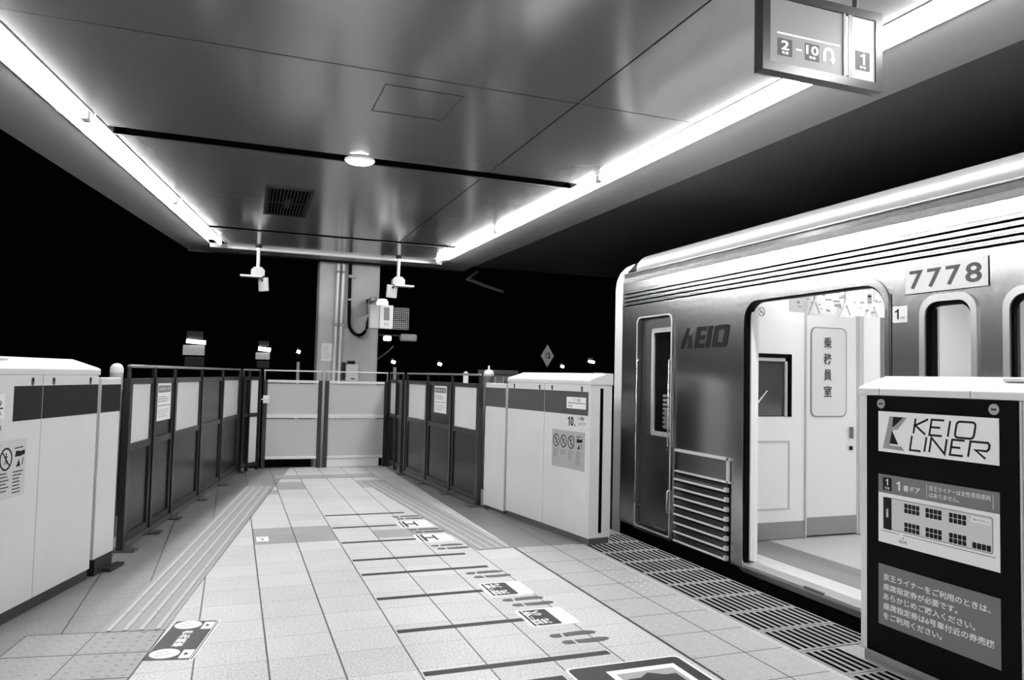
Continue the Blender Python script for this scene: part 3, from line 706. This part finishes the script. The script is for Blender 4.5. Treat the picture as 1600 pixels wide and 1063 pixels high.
B('bracket', STEELD, t, (-.03, .05, YB+.1, 0, .36, .42), (-.03, .0, YB+.35, 0, .20, .42), bevel=.004)
k_ = .95
B('body', GREYW, t, (-.06, .08, YB, YB+.12, -.04, .30), bevel=.008)
B('front_door', WHITE2, t, (.08, .27, YB-.03, YB+.12, -.04, .30), bevel=.006)
B('window_slot', MIDG, t, (.135, .215, YB-.034, YB-.03, .08, .265)); B('nameplate', GREYW, t, (.14, .21, YB-.034, YB-.03, .0, .05))
mb = MB(); mb.box(.27, .272, YB, YB+.02, -.04, .28)
for k in range(9): mb.box(.27+k*.0292, .274+k*.0292, YB, YB+.004, -.04, .27)
for k in range(12): mb.box(.27, .506, YB, YB+.004, -.04+k*.028, -.036+k*.028)
mb.build('wire_mesh', GREYW, t)
B('mesh_backing', DARK, t, (.275, .50, YB+.03, YB+.05, -.04, .07), bevel=.01)
t = thing('indicator_lamp', 'small glowing lamp housing on top of the display box', 'lamp', (1.99, YP-.47, 2.232))
MB().lathe([(.001, .10), (.06, .09), (.085, .05), (.085, 0), (.001, 0)], (0, 0, 0), 16).build('lamp_shade', mat('indicator', .9, .4, emit=.8), t)
t = thing('intercom_box', 'small pale box with dark top low on the pillar', 'equipment box', (1.63, YP, 1.12))
B('body', WHITE, t, (-.08, .10, -.11, 0, .0, .25), bevel=.008); B('dark_cap', INK, t, (-.05, .05, -.09, -.02, .25, .30)); B('handle', DARK, t, (-.01, .05, -.116, -.11, .03, .045)); B('side_cable', DARK, t, (-.13, -.08, -.06, -.01, .02, .28), bevel=.02)
t = thing('pillar_notice', 'white paper notice on the left of the pillar', 'notice', (1.2, YP, 1.41))
B('paper', PAPER, t, (0, .16, -.003, 0, 0, .26)); lines_block(t, 'small_print', GREYW, .02, .14, [.04+.03*k for k in range(7)], .01, -.003)
t = thing('side_lamps', 'pair of small pale lamps on a curved arm right of the pillar', 'lamp', (2.03, 11.7, 1.6))
MB().tube([(.0, 0, -.2), (.12, 0, -.1), (.25, -.02, 0), (.32, -.03, .08)], .013, 8).build('arm', STEELD, t)
B('lamp_body', mat('glow_small', .9, .4, emit=1.2), t, (.16, .28, -.06, .04, .16, .24), bevel=.02); B('lamp_body', GREYW, t, (.42, .68, -.1, .04, .16, .28), bevel=.03); B('bar', DARK, t, (.0, .60, -.02, .0, .24, .26))

# ================================================================= TRAIN
XT = 3.12
tr = thing('commuter_train', 'stainless steel commuter train standing at the platform with open door', 'train', (XT, 6.0, 0), -pi/2)
S1 = 9.2
# side sheet
outer = [(.33, .04), (S1, .04), (S1, 1.85), (.33, 1.85)]
door_o = rr(1.965, .055, 3.10, 1.765, .13, 6, .05); cab_o = rr(.60, .06, 1.115, 1.745, .05, 4, .02)
wins = [(3.335, 3.575), (3.755, 4.9)]
wout = [rr(a, .72, b, 1.64, .065) for a, b in wins]
plate('body_side', outer, [door_o, cab_o]+wout, 0, .03, TRAIN, tr)
# the crease beads and the cove above
mbp = MB()
def sweep(mb, prof, x0, x1, m=0, smooth=False):
    n = len(prof); vs = [(x, d, z) for x in (x0, x1) for d, z in prof]
    mb.add(vs, [(i, i+1, n+i+1, n+i) for i in range(n-1)], m, smooth)
zp = 1.85
for zc in (1.862, 1.894, 1.928, 1.960):       # four rolled beads, each over a groove blackened to paint its shadow
    sweep(mbp, [(0, zp), (0, zc-.005), (.014, zc-.005)], .36, S1)
    sweep(mbp, [(.014, zc-.005), (.014, zc+.004), (-.002, zc+.004)], .36, S1, 1)
    sweep(mbp, [(-.002, zc+.004), (-.008, zc+.007), (-.008, zc+.013), (0, zc+.018)], .36, S1, 0, False)
    zp = zc+.018
sweep(mbp, [(0, zp), (0, 1.985), (.004, 1.987), (0, 1.989), (0, 2.055)], .36, S1)
mbp.build('corrugated_band', [TRAIN, BLACKM], tr)
mbp = MB(); sweep(mbp, [(0, 1.84), (0, 2.055)], .33, .36); mbp.build('end_sheet', TRAIN, tr)
mbp = MB(); sweep(mbp, [(.002, 2.052), (.002, 2.058), (-.001, 2.060), (.010, 2.10), (.012, 2.132), (-.006, 2.134), (-.006, 2.142), (.03, 2.144), (.03, 2.152)], .33, S1); mbp.build('cantrail', TRAINB, tr)
mbp = MB(); sweep(mbp, [(.03+.14-.14*cos(a), 2.152+.14*sin(a)) for a in [radians(72)*k/8 for k in range(9)]]+[(.6, 2.39), (1.4, 2.5), (2.2, 2.39), (2.63, 2.285), (2.77, 2.152), (2.8, 0.0), (2.8, -.6)], .50, S1, smooth=False)
for i in range(len(mbp.sm)): mbp.sm[i] = i < 9
mbp.build('roof', mat('roof_grey', .22, .35, .4), tr)
# rounded white end cap
cap = [(0, -.55), (0, 1.85), (0, 2.02), (.012, 2.10), (.045, 2.17), (.10, 2.225), (.18, 2.262), (.6, 2.37), (1.4, 2.46)]
capm = cap+[(2.8-d, z) for d, z in cap[::-1][1:]]
mbp = MB(); n = len(capm)
vs = [(x, d+(o_ if d < 1.4 else -o_), z) for x, o_ in ((.34, .0), (.20, .0), (.165, .018), (.15, .05)) for d, z in capm]
mbp.add(vs, [(r_*n+i, r_*n+i+1, (r_+1)*n+i+1, (r_+1)*n+i) for r_ in range(3) for i in range(n-1)], 0, True)
mbp.add([(.15, d+(.05 if d < 1.4 else -.05), z) for d, z in capm], [tuple(range(n))], 1)
mbp.build('end_cap', [mat('train_end_white', .8, .35), DARK], tr)
mbp = MB(); sweep(mbp, [(.05, 2.17), (.11, 2.24), (.3, 2.31), (1.4, 2.46)], .34, .50); mbp.build('roof_joint', BLACK, tr)
# lower skirt, in the gap
B('skirt', BLACK, tr, (.33, S1, .02, .06, -.75, .04)); B('under_frame', BLACKM, tr, (.4, S1, .4, 2.4, -.9, -.05))
# far wall, floor and lit ceiling of the saloon
mbp = MB(); mbp.box(1.4, S1, .0+.06, 2.74, .03, .075); fl_ = mbp.build('saloon_floor', mat('saloon_floor', .62, .28), tr)
B('floor_band', mat('floor_band', .22, .3), fl_, (1.46, S1, .26, .62, .075, .0765)); B('floor_band', MATS['floor_band'], fl_, (1.46, S1, 2.1, 2.45, .075, .0765))
B('sill_plate', STEEL, tr, (1.99, 3.08, -.025, .08, .055, .082), bevel=.004); B('sill_notch', STEELD, tr, (2.55, 2.70, -.028, -.015, .07, .086))
B('saloon_wall', CABIN, tr, (1.4, S1, 2.68, 2.74, .08, 1.0), (1.4, S1, 2.68, 2.74, 1.62, 2.1), (1.4, 3.1, 2.68, 2.74, 1.0, 1.62), (4.3, 4.8, 2.68, 2.74, 1.0, 1.62))
B('far_window', mat('night_glass', .02, .1), tr, (3.1, 4.3, 2.70, 2.72, 1.0, 1.62), (4.8, S1, 2.70, 2.72, 1.0, 1.62))
B('saloon_ceiling', CABIN, tr, (1.4, S1, .05, 2.74, 2.06, 2.10))
B('saloon_light', mat('saloon_glow', 1, .4, emit=CABIN_EMIT), tr, (1.6, S1, .75, .95, 2.04, 2.06)); B('saloon_light', MATS['saloon_glow'], tr, (1.6, S1, 1.85, 2.05, 2.04, 2.06))
# inner lining beside the windows and the door pocket
plate('inner_lining', [(3.13, .08), (S1, .08), (S1, 2.05), (3.13, 2.05)], [rr(a-.01, .7, b+.01, 1.66, .05) for a, b in wins], .07, .10, CABIN, tr)
B('door_pocket', CABIN, tr, (1.46, 1.985, .07, .10, .08, 2.05)); B('door_header', CABIN, tr, (1.965, 3.13, .05, .10, 1.775, 2.05))
# door surround
ring('door_frame', rr(1.918, .02, 3.125, 1.80, .15, 6, .07), rr(1.968, .058, 3.097, 1.762, .13, 6, .05), -.008, .03, TRAIN, tr)
ring('door_seal', rr(1.966, .056, 3.099, 1.764, .13, 6, .05), rr(1.976, .062, 3.089, 1.752, .125, 6, .045), .002, .05, BLACK, tr)
B('door_leaf_edge', BLACK, tr, (1.955, 1.985, .035, .065, .09, 1.62)); B('door_leaf_edge', WHITE2, tr, (1.985, 1.998, .035, .065, .09, 1.72)); B('door_rubber', BLACK, tr, (1.972, 1.984, .005, .03, .45, 1.6))
B('door_leaf_edge', STEEL, tr, (3.07, 3.095, .035, .065, .09, 1.6))
# body seam and number plate
B('body_seam', INK, tr, (3.130, 3.135, -.0015, 0, .3, 1.70))
np_ = B('number_plate', mat('plate_pale', .62, .35, .2), tr, (3.218, 3.655, -.004, 0, 1.69, 1.826), bevel=.001)
B('plate_shadow_edge', INK, np_, (3.655, 3.658, -.004, 0, 1.69, 1.826), (3.218, 3.658, -.004, 0, 1.687, 1.690))
for k in range(4): lettering('fleet_numeral', '7778'[k], np_, mat('number_grey', .04, .4), (3.245+.1*k, 1.712, 3.245+.1*k+(.078 if k < 3 else .082), 1.803), y=-.0042, bold=.02)
dr = B('door_number_label', PAPER, tr, (3.142, 3.228, -.002, 0, 1.553, 1.636)); lettering('numeral', '1', dr, INK, (3.155, 1.57, 3.180, 1.622), y=-.0021); lettering('caption', '号車', dr, MIDG, (3.186, 1.57, 3.214, 1.582), y=-.0021)
# windows
for a, b in wins:
    fr = ring('window_frame', rr(a-.03, .69, b+.03, 1.675, .09), rr(a, .72, b, 1.64, .065), -.012, .005, STEEL, tr)
    ring('rubber_seal', rr(a, .72, b, 1.64, .065), rr(a+.012, .735, b-.012, 1.62, .055), .004, .02, BLACK, fr)
    plate('pane', rr(a+.01, .73, b-.01, 1.63, .055), [], .012, .016, glass('window_glass', .05, .03, .9), fr)
B('roller_blind', BLACK, tr, (3.337, 3.372, .025, .03, .74, 1.61)) 
B('seat_screen', GREYW, tr, (3.36, 3.86, .50, .52, .1, 1.44), bevel=.02)
# cab side door
dm = plate('cab_door', rr(.605, .065, 1.11, 1.74, .045, 4, .015), [rr(.80, .825, 1.075, 1.625, .02)], .035, .05, STEELD, tr)
ring('cab_door_frame', rr(.565, .03, 1.15, 1.78, .07, 4, .03), rr(.602, .062, 1.113, 1.743, .05, 4, .02), -.010, .035, TRAIN, tr)
EDGE = mat('polished_edge', .75, .3, .3)
ring('cab_door_edge', rr(.594, .054, 1.121, 1.751, .05, 4, .02), rr(.604, .064, 1.111, 1.741, .05, 4, .02), -.014, -.008, EDGE, tr)
wf = ring('cab_window_frame', rr(.778, .80, 1.098, 1.65, .02), rr(.808, .835, 1.07, 1.615, .015), .02, .035, EDGE, dm)
plate('pane', rr(.80, .825, 1.075, 1.625, .01), [], .038, .042, glass('window_glass', .05, .03, .9), dm)
mbp = MB(); mbp.box(.82, 1.06, .12, .3, .85, 1.0)
for k in range(8): mbp.box(.83, 1.07, .10, .12, .86+k*.035, .88+k*.035)
mbp.build('cab_grille', GREYW, tr); B('cab_back', mat('cab_dark', .02, .6), tr, (.5, 1.42, .8, .84, .1, 2.0)); B('cab_console', MIDG, tr, (.86, 1.05, .2, .35, 1.15, 1.22), bevel=.02)
for x, z0, z1 in ((.632, .22, 1.41), (1.112, .72, 1.41), (1.108, .225, .42)):
    MB().tube([(x, .02, z0), (x, -.03, z0+.02), (x, -.03, z1-.02), (x, .02, z1)], .006, 8).build('grab_rail', TRAINB, tr)
B('door_handle', TRAINB, dm, (1.02, 1.09, .015, .035, .70, .715)); B('step_plate', TRAINB, dm, (.86, 1.02, .02, .035, .085, .095))
# maker's lettering on the side, heavy italic
tk = mat('train_letter', .008, .5, spec=.1)
def i3(x, z): return (1.222+x*.587+z*.04, 1.474+z*.152)
def slab(pts): return [i3(*p_) for p_ in pts]
mbp = MB(); a_, b_ = -.0025, 0
mbp.prism(slab([(0, 0), (.075, 0), (.10, .35), (.135, .55), (.135, 1), (.085, 1), (.05, .6)]), a_, b_)
mbp.prism(slab([(.145, .62), (.20, .62), (.265, 0), (.17, 0)]), a_, b_)
mbp.prism(slab([(.165, .98), (.26, .98), (.19, .70), (.145, .70)]), a_, b_, m=1)
e0 = .30
mbp.prism(slab([(e0, 0), (e0+.09, 0), (e0+.09, 1), (e0, 1)]), a_, b_)
for z in (0, .39, .79): mbp.prism(slab([(e0+.09, z), (e0+.20-(.01 if z == .39 else 0), z), (e0+.20, z+.21), (e0+.09, z+.21)]), a_, b_)
mbp.prism(slab([(.535, 0), (.625, 0), (.625, 1), (.535, 1)]), a_, b_)
oo = rr(.66, 0, .95, 1, .09, 5); oi = rr(.75, .22, .86, .78, .03, 5)
mbp.build('company_name', [tk, STEELD], tr)
plate('company_name', [i3(*p_) for p_ in oo], [[i3(*p_) for p_ in oi]], a_, b_, tk, tr)
# louvred grille
lv = B('grille_backing', BLACK, tr, (1.195, 1.84, -.003, 0, .045, .73))
mbp = MB()
mbp.box(1.19, 1.845, -.02, 0, .712, .73); mbp.box(1.19, 1.845, -.02, 0, .562, .574); mbp.box(1.815, 1.835, -.02, 0, .56, .73)
B('blank_plate', STEELD, lv, (1.21, 1.815, -.008, -.003, .574, .712))
mbp.build('grille_frame', EDGE, lv)
for k in range(8):
    z = .52-k*.064
    mb = MB(); mb.prism([(-.003, z+.028), (-.026, z-.006), (-.026, z-.012), (-.003, z+.02)], 1.20, 1.815, 'yz'); mb.prism([(-.026, z-.004), (-.032, z-.006), (-.032, z-.016), (-.026, z-.018)], 1.20, 1.815, 'yz', 1); mb.box(1.805, 1.825, -.03, -.003, z-.018, z+.012, 1)
    mb.build('louvre', [mat('louvre_dark', .008, .4, .3), EDGE], lv)
# saloon end wall with crew room door
YW = 6-4.548   # local x of wall face
def PW(wx): return wx-XT    # world x -> local depth
wl_ = []
B('end_wall', CABIN, tr, (YW-.05, YW, .08, PW(3.575), .08, 2.05), (YW-.05, YW, PW(3.94), PW(4.085), .08, 2.05), (YW-.05, YW, PW(3.575), PW(3.94), .08, .985), (YW-.05, YW, PW(3.575), PW(3.94), 1.44, 2.05), (YW-.05, YW, PW(4.595), PW(5.85), .08, 2.05), (YW-.05, YW, PW(4.085), PW(4.595), 1.86, 2.05))
B('kick_plate', mat('kick_grey', .28, .35), tr, (YW, YW+.004, .1, PW(4.075), .08, .205)); 
cw = B('cab_partition_window', mat('cab_glass', .10, .12, .3), tr, (YW-.03, YW-.02, PW(3.58), PW(3.925), .99, 1.43)); 
mbp = MB()
mbp.box(YW-.01, YW+.012, PW(3.56), PW(3.945), 1.43, 1.455); mbp.box(YW-.01, YW+.012, PW(3.925), PW(3.945), .985, 1.455); mbp.build('window_trim', BLACK, tr)
mbp = MB(); mbp.box(YW-.015, YW, PW(3.59), PW(3.915), 1.40, 1.425); mbp.box(YW-.015, YW, PW(3.895), PW(3.915), .99, 1.425); mbp.build('window_trim', GREYW, tr)
mbp = MB(); mbp.prism([(.45, 1.0), (.62, 1.18), (.63, 1.18), (.47, 1.0)], YW-.02, YW-.018, 'yz'); mbp.build('blind_cord', PAPER, tr)
cd = B('crew_door', mat('crew_door', .80, .4), tr, (YW-.03, YW-.005, PW(4.09), PW(4.59), .09, 1.855))
B('kick_plate', MATS['kick_grey'], cd, (YW-.005, YW-.001, PW(4.095), PW(4.585), .09, .225))
B('door_jamb', GREYW, tr, (YW-.01, YW+.015, PW(4.60), PW(4.645), .08, 1.86), (YW-.01, YW+.012, PW(4.075), PW(4.088), .08, 1.86))
def yzplate(name, pts, x0, x1, m, par): return MB().prism(pts, x0, x1, 'yz').build(name, m, par)
yzplate('window_trim', rr(PW(4.135), .985, PW(4.485), 1.675, .05), YW-.005, YW+.002, mat('crew_trim_grey', .25, .4), cd)  # grey rim around the crew door window
yzplate('frosted_window', rr(PW(4.143), .993, PW(4.474), 1.667, .045), YW+.002, YW+.004, mat('frosted_crew', .70, .3), cd)
for k, c_ in enumerate('乗務員室'):
    o_ = lettering('door_lettering', c_, cd, STRIPE, (0, 0, .075, .085), bold=.012)
    # letters are made in the x-z plane facing -y; turn them to face the saloon (+x local)
    for v in o_.data.vertices: v.co = (YW+.0055-v.co.y, PW(4.255)+v.co.x, 1.515-k*.125+v.co.z)
B('door_handle', STEELD, cd, (YW, YW+.03, PW(4.515), PW(4.53), .82, .91), bevel=.004); B('door_lock', INK, cd, (YW, YW+.02, PW(4.513), PW(4.53), .73, .76))
mbp = MB(); mbp.stroke([(PW(3.60), .30), (PW(3.93), .30), (PW(3.93), .80), (PW(3.60), .80)], .014, YW, YW+.004, True, plane='yz'); mbp.build('access_hatch', GREYW, tr)
B('wall_poster', MIDG, tr, (YW, YW+.005, PW(4.83), PW(5.15), 1.0, 1.79))
pr_ = MB(); cx_, cz_ = PW(3.672), 1.765
pr_.stroke([(cx_+.028*cos(2*pi*k/18), cz_+.032*sin(2*pi*k/18)) for k in range(18)], .006, YW, YW+.002, True, plane='yz'); pr_.stroke([(cx_-.02, cz_+.022), (cx_+.02, cz_-.022)], .006, YW, YW+.002, plane='yz'); pr_.box(YW, YW+.002, cx_-.015, cx_+.01, cz_-.005, cz_+.002)
pr_.build('no_smoking_label', MIDG, tr)
# stanchion, adverts and straps inside the doorway
MB().tube([(1.86, .10, .745), (1.85, .181, .755), (1.85, .181, 1.36), (1.86, .10, 1.375)], .011, 8).build('grab_rail', STEEL, tr)
XB = 2.0
mb = MB(); mb.box(XB, XB+.003, PW(3.453), PW(4.32), 1.713, 1.90)
for k in range(34):
    a = PW(3.5)+random.uniform(0, .75); z = 1.73+random.uniform(0, .14); mb.box(XB+.003, XB+.004, a, a+random.uniform(.01, .06), z, z+random.uniform(.006, .022), 1)
mb.build('advert_banner', [PAPER, mat('advert_grey', .35, .5)], tr)
for a in (PW(3.625), PW(3.889), PW(4.13)):
    mb = MB(); mb.box(XB+.045, XB+.055, a-.008, a+.008, 1.79, 2.05)
    s_ = mb.build('strap', GREYW, tr)
    mb = MB(); mb.stroke([(a, 1.80), (a-.05, 1.70), (a+.05, 1.70)], .014, XB+.044, XB+.056, True, plane='yz'); mb.build('strap_handle', WHITE2, s_, bevel=.002)
for q_, dd in ((3.47, .75), (3.60, .95)):
    mb = MB(); mb.box(q_-.006, q_+.006, dd-.004, dd+.004, 1.66, 2.05); s_ = mb.build('strap', GREYW, tr)
    mb = MB(); mb.stroke([(q_, 1.67), (q_-.05, 1.55), (q_+.05, 1.55)], .014, dd-.006, dd+.006, True); mb.build('strap_handle', WHITE2, s_, bevel=.002)

# ================================================================= BEYOND THE PLATFORM
GLOW = mat('far_glow', 1, .5, emit=2.5); DIM = mat('far_sign', .3, .6, emit=.22); DIM2 = mat('far_pale', .08, .6, emit=.012)  # hoods and lower signs glow faintly in place of lamplight on them
def lantern(px, y, z, w, box, label, tall):
    t = thing('platform_lantern', label, 'lamp', (px, y, -1.1)); h = z+1.1
    MB().tube([(0, 0, 0), (0, 0, h-.1)], .05 if w > .4 else .03, 8).build('pole', DARK, t)
    mb = MB(); mb.tube([(-w/2, -.1, h+.02), (w/2, -.1, h-.02)], .075 if w > .3 else .06, 8); mb.build('lamp_tube', GLOW, t)
    if box: B('sign_box', DIM, t, (-w*.62-.03, w*.45, -.06, .06, h-.12-box, h-.12), bevel=.02); B('lower_sign', DIM2, t, (-w*.55, w*.45, -.05, .05, h-.2-box*1.9, h-.18-box), bevel=.02)
    B('hood', DIM2, t, (-w*.5, w*.35, -.08, .08, h+.12, h+.12+tall), bevel=.02)
lantern(-1.25, 28, 2.20, .62, .34, 'largest distant platform lamp over a lit sign, seen left of the pillar', .25)
lantern(1.0, 28, 2.02, .42, .24, 'second distant platform lamp over a lit sign, between largest and pillar', .18)
lantern(2.17, 28, 1.97, .12, 0, 'small distant lamp just left of the pillar', .02)
lantern(5.63, 28, 1.70, .14, 0, 'small distant lamp just right of the pillar', .02)
lantern(7.43, 28, 1.67, .14, 0, 'small distant lamp above the middle of the right fence', .02)
lantern(12.6, 28, 1.72, .12, 0, 'small distant lamp beside the diamond sign', .02)
lantern(13.92, 28, 1.95, .26, 0, 'distant lamp close to the train end', .05)
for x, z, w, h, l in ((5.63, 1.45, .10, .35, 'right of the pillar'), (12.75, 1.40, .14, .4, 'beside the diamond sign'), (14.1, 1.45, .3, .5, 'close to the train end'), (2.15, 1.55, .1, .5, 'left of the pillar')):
    t = thing('distant_post', 'pale glowing post end under a distant lamp, '+l, 'post', (x, 27.6, -1.1)); B('post', mat('far_glow_post', .6, .6, emit=.14), t, (-w/2, w/2, -w/2, w/2, 0, z+1.1+.05), bevel=.02)  # own glow stands in for lamplight on these posts
t = thing('diamond_marker', 'grey diamond stop marker on a tapered post behind the right gate', 'sign', (5.98, 14, -1.1))
MB().prism([(0, 2.56), (.14, 2.785), (0, 3.01), (-.14, 2.785)], -.02, 0).build('marker_plate', mat('marker_glow', .10, .6, emit=.10), t)  # marker and its post glow faintly instead of being lit
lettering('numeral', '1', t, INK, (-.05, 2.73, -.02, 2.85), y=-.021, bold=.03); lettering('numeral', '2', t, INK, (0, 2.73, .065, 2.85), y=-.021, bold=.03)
MB().prism([(-.07, 0), (.07, 0), (.07, 2.2), (0, 2.42), (-.07, 2.2)], 0, .05).build('post', mat('marker_post_glow', .06, .6, emit=.05), t)
t = thing('white_post', 'bright white post standing beyond the right fence', 'post', (4.26, 14, -1.1)); MB().lathe([(.05, 0), (.05, 2.38), (.03, 2.42), (.001, 2.43)], (0, 0, 0), 14).build('post', mat('glow_post', .8, .5, emit=.45), t)  # glow put into the white post in place of light reaching it
t = thing('signal_cabinet', 'grey equipment cabinet with flat dark lid behind right fence', 'cabinet', (3.22, 9.0, -1.1))
B('body', MIDG, t, (-.17, .19, 0, .4, 0, 2.36), bevel=.01); B('lid', STRIPE, t, (-.19, .22, -.02, .42, 2.36, 2.42), bevel=.008)
for x in (-.09, .02, .1): B('rib', GREYW, t, (x-.004, x+.004, -.008, 0, .6, 2.34))
t = thing('dome_camera', 'small white dome on a stub post at the fence end', 'camera', (2.74, 8.1, -1.1)); MB().lathe([(.045, 0), (.045, 2.33), (.06, 2.33), (.06, 2.37), (.045, 2.405), (.001, 2.42)], (0, 0, 0), 16).build('post', mat('dome_white', .8, .4), t)
MB().lathe([(.012, 2.42), (.012, 2.455), (.001, 2.462)], (0, 0, 0), 10).build('finial', WHITE2, t)
# dim overhead ironwork
t = thing('overhead_beam', 'dim steel beam end catching light under the dark canopy', 'beam', (3.7, 12.2, 2.9)); MB().tube([(0, 0, 0), (.5, .5, -.04), (1.0, 1.0, -.06)], .03, 8).build('beam', GREYW, t); MB().tube([(0, 0, 0), (.12, -.2, .12)], .025, 8).build('brace', GREYW, t)
for z in (.0,): B('hanger', DARK, t, (.06, .08, -.02, 0, 0, .5))
